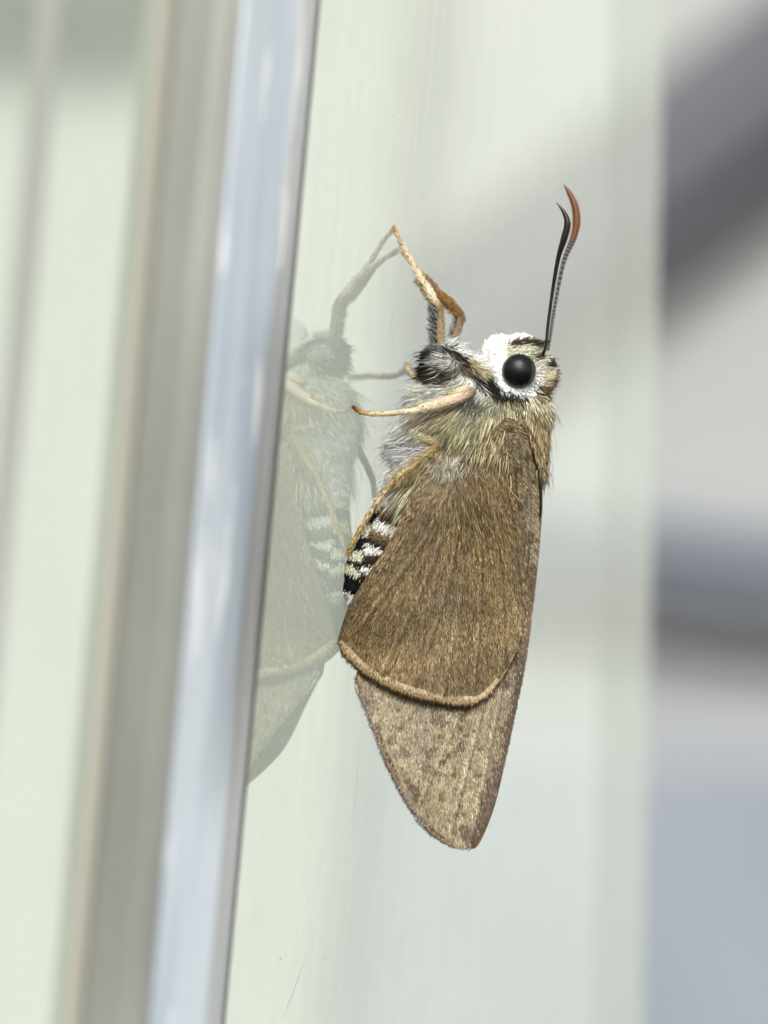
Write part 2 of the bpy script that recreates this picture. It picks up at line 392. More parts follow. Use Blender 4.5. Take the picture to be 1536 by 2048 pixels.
bV, bF, bN = surface_nets(fld, lo, h)

# colour / flow anchors:  x, y, r, g, b, flow x, flow y (down), length mm, lift, width mm
WH = (255, 255, 250); CR = (236, 232, 208); BK = (34, 30, 26); DB = (74, 60, 46)
anch = []
def A_(x, y, c, fx, fy, ln, lf=.35, wd=.03): anch.append((x, y, *c, fx, fy, ln, lf, wd))
for x, y in ((975, 690), (965, 705), (990, 680), (985, 715), (992, 740), (1000, 760), (1012, 775), (1002, 690), (1000, 720), (1020, 668), (1042, 662), (1060, 668), (1040, 675), (1020, 678)):
    A_(x, y, WH, -.3, -.6, .2, .25, .05)
for x, y in ((1055, 779), (1068, 768), (1040, 785), (1077, 752)): A_(x, y, WH, .5, .6, .3, .3, .05)
for x, y in ((1080, 676), (1092, 688)): A_(x, y, CR, .4, -.5, .3, .4, .04)
for x, y in ((1046, 684), (1060, 685), (1074, 687), (1034, 687), (1024, 690), (1090, 697), (1080, 711)): A_(x, y, DB, .9, -.2, .45, .35, .03)
for x, y in ((1020, 700), (1035, 698), (1052, 696), (1066, 698), (1078, 702)): A_(x, y, (226, 224, 196), .9, -.1, .4, .3, .035)
for x, y in ((1088, 712), (1082, 722), (1092, 704), (1085, 738), (1095, 742)): A_(x, y, CR, 1, -.1, .4, .4, .04)
for x, y in ((1104, 726), (1096, 728)): A_(x, y, (76, 60, 48), 1, .1, .45, .5, .035)
for x, y in ((1085, 750), (1096, 752), (1088, 765)): A_(x, y, (232, 224, 184), .9, -.3, .5, .4, .04)
for x, y in ((1110, 760), (1106, 772)): A_(x, y, (112, 88, 66), 1, .1, .45, .5, .035)
for x, y in ((1085, 780), (1098, 786)): A_(x, y, (126, 108, 74), .9, .2, .55, .4, .035)
for x, y in ((1005, 788), (1022, 793), (1040, 796), (992, 782)): A_(x, y, (56, 54, 44), .1, 1, .6, .4, .03)
for x, y, c in ((1060, 806, (196, 190, 142)), (1085, 806, (190, 178, 130)), (1030, 808, (168, 164, 116)), (1005, 808, (150, 148, 116)), (1098, 822, (184, 166, 112))):
    A_(x, y, c, .1, 1, 1.1, .35, .03)
for x, y, c in ((1092, 850, (178, 152, 102)), (1080, 880, (178, 150, 98)), (1090, 900, (176, 148, 100)), (1084, 940, (170, 142, 98)), (1070, 840, (172, 148, 98)), (1055, 870, (164, 138, 90)), (1066, 930, (166, 138, 92))):
    A_(x, y, c, -.08, 1, 1.5, .18, .028)
for x, y, c in ((1040, 830, (150, 130, 84)), (1010, 840, (158, 142, 92)), (980, 830, (158, 150, 108)), (960, 850, (150, 144, 98)), (1000, 870, (168, 148, 98)), (970, 880, (172, 152, 102)), (940, 870, (170, 158, 106)), (915, 850, (156, 150, 96)), (930, 830, (150, 148, 102))):
    A_(x, y, c, -.42, .9, 1.9, .2, .03)
for x, y, c in ((950, 815, (92, 90, 84)), (965, 810, (120, 118, 104))): A_(x, y, c, -.3, .9, .9, .2, .03)
for x, y, c in ((890, 845, (162, 152, 100)), (870, 860, (172, 162, 118)), (850, 840, (184, 168, 124)), (830, 850, (206, 196, 156)), (905, 820, (176, 162, 118)), (870, 825, (196, 176, 132)), (840, 815, (220, 210, 176))):
    A_(x, y, c, -.75, .7, 1.8, .25, .03)
for x, y, c in ((820, 835, (224, 218, 190)), (812, 860, (228, 226, 208)), (850, 790, (232, 230, 214)), (880, 780, (232, 232, 220)), (835, 805, (226, 220, 196)), (910, 778, (226, 226, 212))):
    A_(x, y, c, -.85, .4, 1.1, .35, .028)
for x, y, c in ((940, 770, (236, 238, 228)), (955, 785, (214, 218, 206)), (975, 795, (206, 206, 184)), (985, 812, (160, 158, 126)), (930, 760, (212, 214, 204))):
    A_(x, y, c, -.5, .8, 1.0, .4, .028)
for x, y, c in ((800, 880, (236, 236, 226)), (825, 880, (232, 232, 222)), (850, 885, (222, 222, 210)), (785, 905, (238, 240, 232)), (815, 905, (226, 226, 214))):
    A_(x, y, c, -.9, .3, 1.0, .4, .028)
for x, y, c in ((778, 935, (238, 240, 232)), (772, 965, (236, 238, 228)), (765, 990, (228, 230, 218)), (800, 935, (222, 214, 186)), (790, 965, (216, 214, 196))):
    A_(x, y, c, -.55, .8, .9, .35, .028)
for x, y, c in ((850, 935, (176, 152, 98)), (870, 920, (154, 134, 90)), (830, 965, (192, 178, 120)), (850, 985, (178, 160, 106)), (815, 985, (196, 186, 134)), (885, 960, (150, 128, 84)), (835, 1010, (176, 156, 106)), (870, 1010, (150, 126, 82))):
    A_(x, y, c, -.45, .9, 2.3, .2, .028)
# breast tufts between the fore legs and the head
for x, y, c, fx, fy in ((862, 716, BK, -1, .0), (868, 742, (60, 50, 42), -.9, .3), (858, 732, BK, -1, .15), (876, 752, (78, 66, 54), -.8, .5), (885, 728, (196, 196, 188), -1, .05), (905, 728, (214, 212, 204), -1, .1),
                        (895, 716, (206, 206, 198), -1, -.1), (893, 742, (70, 60, 52), -.9, .4), (912, 742, (150, 146, 132), -.8, .4), (920, 756, (216, 218, 208), -.6, .7), (905, 756, (92, 84, 74), -.7, .6)):
    A_(x, y, c, fx, fy, 1.15, .45, .03)
for x, y, c in ((905, 690, WH), (925, 698, WH), (945, 706, WH), (960, 722, WH)): A_(x, y, c, .3, -.3, .5, .4, .035)
for x, y, c in ((898, 700, BK), (910, 706, (44, 36, 30)), (925, 716, (66, 54, 44)), (945, 734, (190, 172, 132)), (940, 722, (196, 182, 146)), (935, 738, (150, 130, 98)), (960, 745, (206, 194, 158)), (955, 756, (44, 38, 34)), (972, 768, BK), (985, 774, BK), (940, 750, (100, 88, 76))):
    A_(x, y, c, .75, .65, .75, .25, .03)
# abdomen: white, cream, brown and black scale bands
q = (660, 960, 200/1536.)
def B_(zx, zy, c, ln=.5, lf=.1, wd=.045): A_(q[0]+zx*q[2], q[1]+zy*q[2], c, -.55, .83, ln, lf, wd)
YC = (226, 226, 196); BR = (120, 98, 58); OL = (74, 66, 44)
for zx, zy, c in ((880, 210, WH), (960, 290, WH), (1040, 380, WH), (1110, 460, WH), (830, 270, (220, 222, 204)), (900, 320, (214, 206, 170)), (1010, 480, (190, 180, 150)), (800, 340, (196, 196, 176)), (720, 440, (214, 220, 196)), (690, 390, (216, 222, 200)),
                  (760, 470, BK), (820, 400, BR), (830, 540, (56, 38, 26)), (890, 470, BR), (900, 640, (60, 42, 28)), (950, 560, (150, 128, 84)), (1040, 560, (178, 162, 116)), (960, 720, (52, 38, 24)),
                  (620, 570, BK), (590, 640, BK), (640, 530, BK), (690, 560, (226, 228, 206)), (760, 590, WH), (820, 660, WH), (880, 730, WH), (700, 640, (232, 234, 214)), (740, 690, (226, 226, 200)), (560, 740, YC), (600, 700, (220, 224, 200)), (520, 820, YC), (540, 790, (230, 232, 206)),
                  (650, 740, OL), (720, 760, (60, 56, 40)), (800, 740, (66, 60, 44)), (640, 820, (138, 112, 62)), (720, 860, (160, 136, 80)), (600, 900, (72, 54, 28)), (700, 950, (60, 42, 20)), (800, 850, (150, 130, 84)), (770, 980, (72, 52, 26)),
                  (480, 920, BK), (450, 990, BK), (500, 960, BK), (540, 950, (232, 234, 214)), (590, 960, WH), (660, 1000, WH), (720, 1050, WH), (580, 1030, (226, 226, 200)), (430, 1070, YC), (410, 1130, YC), (480, 1120, YC), (500, 1060, (228, 228, 200)), (460, 1200, (206, 206, 150)),
                  (600, 1110, OL), (680, 1110, (66, 60, 40)), (560, 1200, (84, 72, 44)), (650, 1190, (92, 80, 50)), (640, 1270, BK), (540, 1240, BK), (700, 1180, (60, 52, 34)),
                  (390, 1240, BK), (400, 1320, BK), (360, 1290, BK), (430, 1270, BK), (520, 1290, WH), (580, 1320, WH), (650, 1370, (230, 230, 212)), (480, 1340, (224, 222, 176)), (350, 1410, (226, 224, 180)), (430, 1440, YC), (390, 1470, YC), (480, 1420, (222, 222, 186)),
                  (550, 1400, (60, 54, 36)), (600, 1450, BK), (540, 1500, BK), (500, 1530, BK), (350, 1560, BK), (400, 1600, BK), (330, 1640, BK), (390, 1690, BK), (370, 1760, BK), (430, 1580, BK), (490, 1580, WH), (480, 1640, (222, 222, 196)), (290, 1720, (236, 238, 226)), (300, 1800, (236, 238, 226)), (340, 1840, WH)):
    B_(zx, zy, c)
anch = np.array(anch, float)
anch[:, 2:5] = np.array([lin(*x) for x in anch[:, 2:5]])
lum_ = anch[:, 2:5].mean(1, keepdims=True); thx = ((anch[:, 1] > 795) & (anch[:, 1] < 1015) & (anch[:, 5:7].sum(1) > -9))[:, None]
anch[:, 2:5] = np.where(thx, (lum_+(anch[:, 2:5]-lum_)*.66)*1.45, anch[:, 2:5])
CS = np.array([(815, 958), (790, 1003), (768, 1042), (743, 1090), (737, 1131), (724, 1163), (712, 1200)], float)
def abd_color(px, py, noise=.05):       # ringed scale pattern of the abdomen
    q = np.column_stack([px, py]); best = np.full(len(q), 1e9); sv_ = np.zeros(len(q)); vv = np.zeros(len(q))
    for i in range(6):
        a_, d = CS[i], CS[i+1]-CS[i]; ln = np.linalg.norm(d); t = np.clip(((q-a_)@d)/ln**2, 0 if i else -1, 1 if i < 5 else 2); r = q-a_-t[:, None]*d; dist = np.linalg.norm(r, axis=1)
        m = dist < best; best[m] = dist[m]; sv_[m] = i+t[m]; vv[m] = (((q-a_)@np.array([d[1], -d[0]]))/ln)[m]
    sj = sv_+rng.normal(0, noise, len(q))+.06*np.abs(vv)/20; vj = vv+rng.normal(0, 2.0, len(q)); fr = sj % 1; fl_ = np.floor(sj)
    vl = np.interp(sj, [0, 1, 2, 3, 4, 5], [26, 22, 18, 13, 11, 5])
    c = np.tile(lin(150, 126, 80), (len(q), 1)); W_ = lin(250, 250, 238); lo_ = (sj > 3)[:, None]
    g_ = np.clip((fr-.4)/.45, 0, 1)[:, None]; dk = np.where(lo_, lin(70, 62, 42), lin(160, 138, 92)); c = dk*(1-g_)+lin(40, 28, 18)*g_
    c = np.where((fr < .40)[:, None], W_, c)
    vent = vj < -vl; spot = (fr < .36) | (fr > .86)
    cv = np.where((spot & (sj > 1.7))[:, None], lin(16, 14, 12), lin(228, 228, 198)); cv = np.where((sj > 5.75)[:, None], W_, cv)
    c = np.where(vent[:, None], cv, c)
    big = (sj > 4.95) & (sj < 5.75) & (vj < 4); return np.where(big[:, None], lin(12, 11, 10), c), sv_
bx, by = PX(bV)
bc = idw(bx, by, anch, 5)[:, :3]; ac, sa = abd_color(bx, by, 0); am = ((by > 1000+(bx-800)*.3) & (sa > .95))[:, None]; bc = np.where(am, ac, bc); bc = bc*(.4+.5*bc.mean(1, keepdims=True))
body = part('body', bV, bF, M['skin'], bf, bc)

def inside(px, py, poly):
    r = np.zeros(len(px), bool); n = len(poly)
    for i in range(n):
        a_, b_ = poly[i], poly[(i+1) % n]
        r ^= ((a_[1] > py) != (b_[1] > py)) & (px < a_[0]+(py-a_[1])*(b_[0]-a_[0])/(b_[1]-a_[1] if b_[1] != a_[1] else 1e-9))
    return r
HWC = np.array([(885, 905), (945, 897), (1010, 904), (1028, 960), (1050, 1180), (1000, 1300), (720, 1200), (752, 1128), (790, 1070), (822, 1008), (850, 950)], float)
def fur(V, F, N, n, jit=5, dens=None):
    P, Nn = scatter(V, F, N, n, wfun=dens); px, py = PX(P); abd = (py > 1000+(px-800)*.3)
    jj = np.where(abd, 1.0, np.where((px > 960) & (py < 795), 2.0, jit))
    qx, qy = px+rng.normal(0, 1, n)*jj, py+rng.normal(0, 1, n)*jj
    hd = abd | ((px > 960) & (py < 795)); k = np.where(hd[:, None], idw(qx, qy, anch, 18), idw(qx, qy, anch, 8))
    s = idw(px, py, anch, 4); ac, sa = abd_color(px, py); abd &= sa > .95; k[:, :3] = np.where(abd[:, None], ac, k[:, :3])
    T = np.column_stack([s[:, 3], -s[:, 4], np.zeros(n)]); T = nrm(T+1e-6)
    col = k[:, :3]*rng.lognormal(-.02, np.where(abd | (py < 795), .22, .40), n)[:, None]*(1+rng.normal(0, .05, (n, 3)))
    stray = np.where(rng.random(n) < .06, 1.7, 1.0)
    ln = s[:, 5]*rng.uniform(.6, 1.25, n)*np.where(abd, .7, stray)
    lf = s[:, 6]*rng.uniform(.6, 1.6, n)*np.where(abd, 1, stray)
    return hairs(P, Nn, T, ln, lf, s[:, 7]*rng.uniform(.65, 1.15, n), np.clip(col, .004, .92), .6)
SHP = np.array([(1014, 842), (1044, 858), (1064, 912), (1080, 985), (1030, 985), (1024, 920), (1010, 880)], float)
def dens(c):
    px, py = PX(c); hide = (inside(px, py, HWC) | inside(px, py, SHP)) & (c[:, 2] > -1.5)
    head = ((px > 960) & (py < 795)); abd = (py > 1000+(px-800)*.3)
    return np.where(hide, 0, np.where(c[:, 2] < -3.2, .4, np.where(head, 2.4, np.where(abd, 3.5, 1.0))))
fr0 = fur(bV, bF, bN, 52000, 4, dens); part('fur', fr0[0], fr0[1], M['hair'], body, fr0[2], kind='stuff')

# eyes
def ellipsoid(c, rx, ry, rz, n=40):
    th = np.linspace(0, np.pi, n); ph = np.linspace(0, 2*np.pi, 2*n, endpoint=False)
    V = np.array([[math.sin(t)*math.cos(p)*rx, math.sin(t)*math.sin(p)*ry, math.cos(t)*rz] for t in th for p in ph])+c
    i = np.arange(n-1)[:, None]*2*n; j = np.arange(2*n)[None]; j2 = (j+1) % (2*n)
    return V, np.stack([i+j, i+2*n+j, i+2*n+j2, i+j2], -1).reshape(-1, 4)
m_eye = noise_mix('compound_eye', (.004, .005, .005), (.007, .009, .008), 12000, .27, 0, 2, bump=.2, spec=.32)
for w in (0.0, -2.6):
    V, F = ellipsoid(L(1038, 742, w), 1.14, 1.18, .98)
    part('eye', V, F, m_eye, bf)

# antennae
def antenna(pts, rad, colf, ring=0):
    p = spline([L(x, y, w) for x, y, w in pts], 26); n = len(p)
    r = np.interp(np.linspace(0, 1, n), np.linspace(0, 1, len(rad)), rad)
    r = r*1.22
    if ring: r = r*(1+.05*np.sin(np.arange(n)*1.9))
    V, F, N, T = tube(p, r, 10)
    c = np.array([colf(t, k) for k, t in enumerate(np.linspace(0, 1, n)) for _ in range(10)]+[colf(0, 0), colf(1, n)])
    return V, F, c
blk = lin(26, 20, 18, .9)
def near_col(t, k): return blk*(1-np.clip((t-.86)/.14, 0, 1))+lin(120, 56, 26, .8)*np.clip((t-.86)/.14, 0, 1)
def far_col(t, k):
    o = lin(126, 74, 32, .7); s = np.clip((t-.52)/.06, 0, 1); d = lin(44, 38, 32, .8) if k % 4 else lin(140, 134, 122, .8)
    if t > .9: o = o*(1-(t-.9)*6)+blk*(t-.9)*6
    return d*(1-s)+o*s
V, F, c = antenna([(1085, 712, .1), (1092, 690, .3), (1096, 650, .4), (1106, 577, .6), (1117, 515, .9), (1129, 475, 1.1), (1135, 447, 1.2), (1128, 425, 1.2), (1113, 405, 1.2)],
                  [.09, .085, .085, .10, .13, .20, .19, .12, .02], near_col)
part('antenna', V, F, M['horn'], bf, c)
V, F, c = antenna([(1096, 700, -2.2), (1101, 670, -2.3), (1105, 640, -2.4), (1114, 588, -2.6), (1128, 522, -2.8), (1146, 478, -2.9), (1153, 446, -2.9), (1150, 413, -2.9), (1138, 385, -2.9), (1127, 369, -2.9)],
                  [.08, .085, .09, .10, .12, .19, .23, .21, .14, .02], far_col, 1)
part('antenna', V, F, M['horn'], bf, c)
V, F, N, T = tube(spline([L(1074, 688, -.2), L(1088, 684, -.1), L(1099, 683, -.2)], 6), np.full(13, .1), 8)
part('antenna_scape', V, F, M['horn'], bf, np.tile(blk, (len(V), 1)))

# legs: segments as (pixel x, y, w) with radius mm; the last point stands on the glass
def leg(pts, rad, colr, spines=60, furn=1400, fl=.28, tuft=None, side=None, claw=True, flat=1.0):
    P = np.array([L(*p) for p in pts]); sp = spline(P, 14); n = len(sp)
    r = .86*np.interp(np.linspace(0, 1, n), np.linspace(0, 1, len(rad)), rad)
    if claw:
        us = np.clip((np.linspace(0, 1, n)-.6)/.4, 0, 1); r = r*np.where(us > 0, 1.08-.26*np.abs(np.cos(us*5*np.pi))**6, 1)
    V, F, N, T = tube(sp, r, 12, flat)
    ct = np.array(colr); tt = np.linspace(0, 1, n); cc = np.column_stack([np.interp(tt, np.linspace(0, 1, len(ct)), ct[:, k]) for k in range(3)])
    col = np.vstack([np.repeat(cc, 12, 0), cc[:1], cc[-1:]])
    o = part('leg', V, F, M['skin'], bf, col*.85)
    P0, N0, E = scatter(V, F, N, furn, np.hstack([T, col])); tdir, hc = E[:, :3], E[:, 3:]
    hs_ = [hairs(P0, N0, tdir, fl*rng.uniform(.6, 1.4, furn), rng.uniform(.1, .6, furn), .03*rng.uniform(.7, 1.3, furn), np.clip(hc*rng.lognormal(0, .22, furn)[:, None], .004, .9), .6)]
    if spines:
        m = int(n*.45); k = rng.integers(m, n-3, spines); a = rng.uniform(0, 2*np.pi, spines)
        Sd = nrm(np.cross(T[:n*12:12][k], rng.normal(0, 1, (spines, 3))))
        hs_.append(hairs(sp[k]+Sd*r[k][:, None]*.9, Sd, T[:n*12:12][k], rng.uniform(.22, .4, spines), .7, .028, np.tile(lin(50, 34, 22), (spines, 1)), .2))
    if tuft:
        for (t0, t1, cnt, dx, dy, ln, cs) in tuft:
            k = rng.integers(int(t0*n), max(int(t1*n), int(t0*n)+1), cnt); s = nrm(np.array([dx, -dy, 0.0])+rng.normal(0, .18, (cnt, 3)))
            tc_ = np.array([lin(*cs[i]) for i in rng.integers(0, len(cs), cnt)])*rng.lognormal(0, .2, cnt)[:, None]*.8
            kk = np.minimum(k, n-1)
            hs_.append(hairs(sp[kk]+s*r[kk][:, None]*.6+rng.normal(0, .06, (cnt, 3)), s, T[:n*12:12][kk], ln*rng.uniform(.5, 1.1, cnt), rng.uniform(.5, 1.35, cnt), .03, np.clip(tc_, .004, .9), .4))
    hv = join(*hs_); part('leg_hair', hv[0], hv[1], M['hair'], o, hv[2], kind='stuff')
    if claw:
        e = sp[-1]; d = nrm(sp[-1]-sp[-3]); cl = []
        for sgn in (-1, 1):
            sv = np.array([0, 0, 1.0])*sgn*.05
            q = spline([e-d*.1, e+d*.05+sv, e+d*.14+sv*1.4], 4); v, f, _, _ = tube(q, np.linspace(.06, .015, len(q)), 6)
            cl.append((v, f, np.tile(lin(24, 16, 14), (len(v), 1))))
        cv = join(*cl); part('claw', cv[0], cv[1], M['horn'], o, cv[2])
    return o
TAN = lin(230, 210, 172, .95); PAL = lin(240, 226, 192, .95); PNK = lin(230, 204, 176, .95); BRN = lin(172, 146, 108, .9); ORG = lin(234, 208, 164, .95)
GK = [(60, 52, 46), (200, 200, 192), (34, 28, 26), (150, 148, 140)]
g = glass_w
w1 = g(788, 456)
leg([(888, 704, -1.0), (883, 690, -.9), (881, 650, -.8), (880, 620, -.8), (868, 600, -.85), (852, 572, -1.0), (843, 560, -1.1), (826, 530, -1.25), (806, 492, w1+.35), (789, 458, w1+.05)],
    [.3, .3, .29, .25, .27, .28, .24, .17, .15, .13], [BRN, BRN, lin(176, 158, 118, .8), lin(150, 124, 84, .8), PAL, PAL, PAL, TAN, TAN, lin(200, 150, 84, .8)], 40, 1700, .3,
    [(.08, .37, 900, -1, .1, 1.05, GK), (.40, .66, 420, -1, .35, .62, [(206, 184, 138), (222, 206, 168), (170, 146, 100)])])
w2 = g(800, 497)
leg([(905, 690, -2.3), (910, 676, -2.3), (917, 655, -2.3), (923, 633, -2.3), (908, 614, -2.4), (893, 600, -2.45), (880, 590, -2.5), (862, 566, -2.6), (832, 534, w2+.8), (803, 500, w2+.05)],
    [.26, .25, .26, .2, .32, .36, .26, .17, .15, .13], [BRN, lin(172, 148, 126, .8), lin(170, 142, 118, .8), lin(120, 90, 56, .8), lin(160, 122, 66, .8), lin(156, 118, 62, .8), lin(176, 138, 82, .8), lin(150, 116, 84, .8), TAN, TAN], 40, 1600, .35,
    [(.02, .28, 260, -.8, -.3, .7, GK), (.3, .6, 380, -.5, .6, .55, [(170, 130, 70), (120, 90, 44), (196, 160, 96)]), (.02, .2, 40, .9, -.5, .9, [(220, 220, 210)])])
w3 = g(706, 814)
leg([(900, 790, .6), (925, 782, 1.0), (943, 785, 1.4), (915, 797, 1.6), (880, 807, 1.8), (846, 817, 2.0), (833, 821, 2.1), (790, 826, 2.3), (748, 828, w3+.25), (722, 824, w3+.1), (708, 815, w3+.05)],
    [.34, .36, .34, .4, .42, .36, .24, .19, .17, .16, .13], [lin(206, 190, 150, .8), PAL, lin(150, 128, 100, .8), PNK, PNK, PAL, PAL, TAN, ORG, lin(196, 140, 70, .8), lin(90, 44, 22, .8)], 30, 2000, .2,
    [(.5, .53, 14, -.6, -.6, .8, [(226, 200, 150)])])
w4 = g(816, 726)
leg([(905, 772, -4.2), (880, 766, -4.6), (868, 762, -4.9), (845, 760, -5.3), (828, 753, w4+.5), (817, 740, w4+.2), (816, 728, w4+.05)],
    [.24, .22, .19, .18, .18, .17, .12], [TAN, TAN, TAN, ORG, ORG, ORG, TAN], 50, 900, .2)
w5 = g(693, 1110)
leg([(820, 864, .6), (848, 876, 1.3), (872, 892, 1.9), (845, 915, 2.1), (815, 940, 2.1), (789, 958, 2.1), (766, 988, 2.0), (743, 1022, w5+.55), (722, 1056, w5+.3), (706, 1086, w5+.15), (696, 1108, w5+.06)],
    [.28, .28, .24, .28, .27, .21, .18, .175, .165, .15, .12], [lin(214, 208, 188, .9), lin(206, 192, 156, .9), lin(170, 140, 96, .8), lin(190, 168, 124, .85), lin(206, 180, 132, .9), ORG, ORG, ORG, lin(220, 178, 112, .85), lin(226, 188, 124, .85), lin(222, 182, 118, .85)], 90, 2200, .26,
    [(.2, .5, 420, .25, .9, 1.5, [(196, 176, 120), (170, 146, 92), (216, 200, 150)]), (.28, .5, 160, -.8, -.3, .6, [(216, 186, 130), (226, 208, 164)])])
w6 = g(770, 1040)
leg([(835, 900, -3.4), (800, 960, -4.2), (782, 1000, -4.3), (772, 1036, w6+.05)], [.3, .24, .2, .14], [BRN, TAN, ORG, TAN], 30, 600, .2)

# wings
RT = np.array([930., 870.])
def wing_flow(px, py):
    v = np.stack([px-RT[0], py-(RT[1]-60)], -1); v[:, 0] *= .72
    return nrm(v)
def vdist(px, py, veins):
    q = np.column_stack([px, py]); dv = np.full(len(q), 1e9)
    for vn in veins:
        for s in range(0, len(vn)-1, 2):
            a_, b_ = vn[s], vn[min(s+2, len(vn)-1)]; e = b_-a_; t = np.clip(((q-a_)@e)/max(e@e, 1e-9), 0, 1)
            dv = np.minimum(dv, np.linalg.norm(q-a_-t[:, None]*e, axis=1))
    return dv
def streak(px, py, seed):               # tone that runs along the wing from its root
    v = np.arctan2(px-RT[0], py-(RT[1]-60)); r = np.hypot(px-RT[0], py-RT[1])
    return .55*vnoise(v*900+2000, r, 14, seed)+.45*vnoise(v*900+2000, r*.25, 6, seed+1)
def veins_of(lst): return [spline(np.array(v, float), 14) for v in lst]
def wing(name, outline, wf, step, veins, colf, flip=1):
    P2 = spline(np.vstack([outline, outline[:1]]), 7)[:-1]; p2 = P2.copy()
    x0, y0 = P2.min(0); x1, y1 = P2.max(0)
    gx_, gy_ = np.meshgrid(np.arange(x0, x1, step), np.arange(y0, y1, step)); G = np.column_stack([gx_.ravel(), gy_.ravel()]); G[:, 0] += (np.round((G[:, 1]-y0)/step) % 2)*step*.5
    dmin = np.full(len(G), 1e9)
    ins = np.zeros(len(G), bool); n = len(P2)
    for i in range(n):
        a_, b_ = P2[i], P2[(i+1) % n]
        cr = ((a_[1] > G[:, 1]) != (b_[1] > G[:, 1]))
        xi = a_[0]+(G[:, 1]-a_[1])*(b_[0]-a_[0])/(b_[1]-a_[1] if b_[1] != a_[1] else 1e-9)
        ins ^= cr & (G[:, 0] < xi)
        e = b_-a_; t = np.clip(((G-a_)@e)/max(e@e, 1e-9), 0, 1); dmin = np.minimum(dmin, np.linalg.norm(G-a_-t[:, None]*e, axis=1))
    G = G[ins & (dmin > step*.55)]
    pts = np.vstack([P2, G]); edges = [(i, (i+1) % n) for i in range(n)]
    vo, eo, fo, *_ = delaunay_2d_cdt([Vector(p) for p in pts], edges, [list(range(n))], 1, 1e-4)
    q = np.array([v[:] for v in vo]); F = np.array([f for f in fo if len(f) == 3])
    w = wf(q[:, 0], q[:, 1]); dv = np.full(len(q), 1e9)
    for vn in veins:
        for s in range(len(vn)-1):
            a_, b_ = vn[s], vn[s+1]; e = b_-a_; t = np.clip(((q-a_)@e)/max(e@e, 1e-9), 0, 1)
            dv = np.minimum(dv, np.linalg.norm(q-a_-t[:, None]*e, axis=1))
    w = w+flip*(.055*np.exp(-(dv/5.0)**2)-.03*np.exp(-((dv-11)/7.)**2))
    w = w+flip*.035*np.sin(q[:, 0]*.045+q[:, 1]*.013)
    V = L(q[:, 0], q[:, 1], w)
    ar = np.cross(V[F[:, 1]]-V[F[:, 0]], V[F[:, 2]]-V[F[:, 0]])[:, 2]; F[ar < 0] = F[ar < 0][:, ::-1]
    N = np.zeros_like(V); fn = np.cross(V[F[:, 1]]-V[F[:, 0]], V[F[:, 2]]-V[F[:, 0]])
    for k in range(3): np.add.at(N, F[:, k], fn)
    N = nrm(N); col = colf(q[:, 0], q[:, 1], dv)
    m = len(V); ec = np.bincount(np.concatenate([F[:, [0, 1]], F[:, [1, 2]], F[:, [2, 0]]]).min(1)) if False else None
    E = np.vstack([F[:, [0, 1]], F[:, [1, 2]], F[:, [2, 0]]]); key = np.sort(E, 1); u, inv, ct = np.unique(key, axis=0, return_inverse=True, return_counts=True)
    rim = E[ct[inv.ravel()] == 1]
    V2 = np.vstack([V, V-N*.05]); F2 = [np.vstack([F, F[:, ::-1]+m]), np.stack([rim[:, 1], rim[:, 0], rim[:, 0]+m, rim[:, 1]+m], -1)]
    o = part(name, V2, F2, M['wing'], bf, np.vstack([col, col*.8]))
    return o, V, F, N, P2
hw_out = np.array([(905, 893), (945, 889), (982, 890), (1010, 904), (1025, 935), (1029, 975), (1036, 1030), (1046, 1100), (1051, 1180), (1040, 1270), (1010, 1342), (966, 1392), (930, 1398), (880, 1392), (820, 1378), (765, 1355), (722, 1326), (694, 1298), (678, 1280), (686, 1246), (702, 1204), (748, 1130), (786, 1070), (812, 1010), (840, 950), (876, 908)], float)
hw_w = tps([(905, 895, 1.9), (980, 895, 1.5), (1025, 935, .9), (1035, 1030, .55), (1050, 1180, .5), (1040, 1270, .7), (966, 1392, 1.9), (860, 1390, 2.6), (722, 1326, 1.75), (765, 1355, 2.2), (678, 1284, glass_w(676, 1286)+.25), (702, 1204, 2.15), (778, 1070, 2.5), (838, 950, 2.4), (930, 1000, 2.35), (900, 1100, 2.4), (860, 1250, 2.5)])
fw_out = np.array([(1012, 834), (1030, 842), (1049, 862), (1064, 905), (1076, 950), (1080, 1000), (1078, 1060), (1074, 1130), (1064, 1230), (1050, 1330), (1030, 1430), (1006, 1540), (985, 1612), (962, 1664), (944, 1692), (930, 1697), (908, 1690), (862, 1658), (818, 1600), (778, 1522), (748, 1442), (724, 1384), (712, 1352), (740, 1290), (790, 1180), (850, 1060), (920, 960), (975, 880)], float)
fw_w = tps([(1015, 838, 1.5), (1064, 908, .35), (1080, 1000, -.5), (1074, 1130, -.4), (1050, 1330, .5), (1006, 1540, 1.7), (937, 1700, 3.2), (860, 1660, 3.5), (778, 1522, 3.3), (745, 1449, 2.5), (712, 1352, 1.35), (790, 1180, 1.5), (900, 1100, 1.4), (930, 960, 1.3), (960, 1300, .9), (1000, 1180, .1), (900, 1480, 2.3)])
hv_l = veins_of([[(930, 905), (850, 1080), (705, 1275)], [(932, 905), (870, 1120), (768, 1345)], [(934, 905), (905, 1140), (832, 1372)], [(936, 905), (930, 1150), (890, 1386)], [(940, 905), (965, 1130), (950, 1384)], [(945, 905), (1000, 1110), (1012, 1330)], [(960, 900), (1018, 1000), (1042, 1180)]])
fv_l = veins_of([[(1040, 1000), (960, 1250), (780, 1480)], [(1045, 1000), (975, 1300), (845, 1600)], [(1050, 1000), (990, 1320), (905, 1660)], [(1055, 980), (1015, 1320), (945, 1680)], [(1050, 900), (1060, 1050), (1030, 1380)], [(1035, 880), (1046, 1000), (1040, 1120)]])
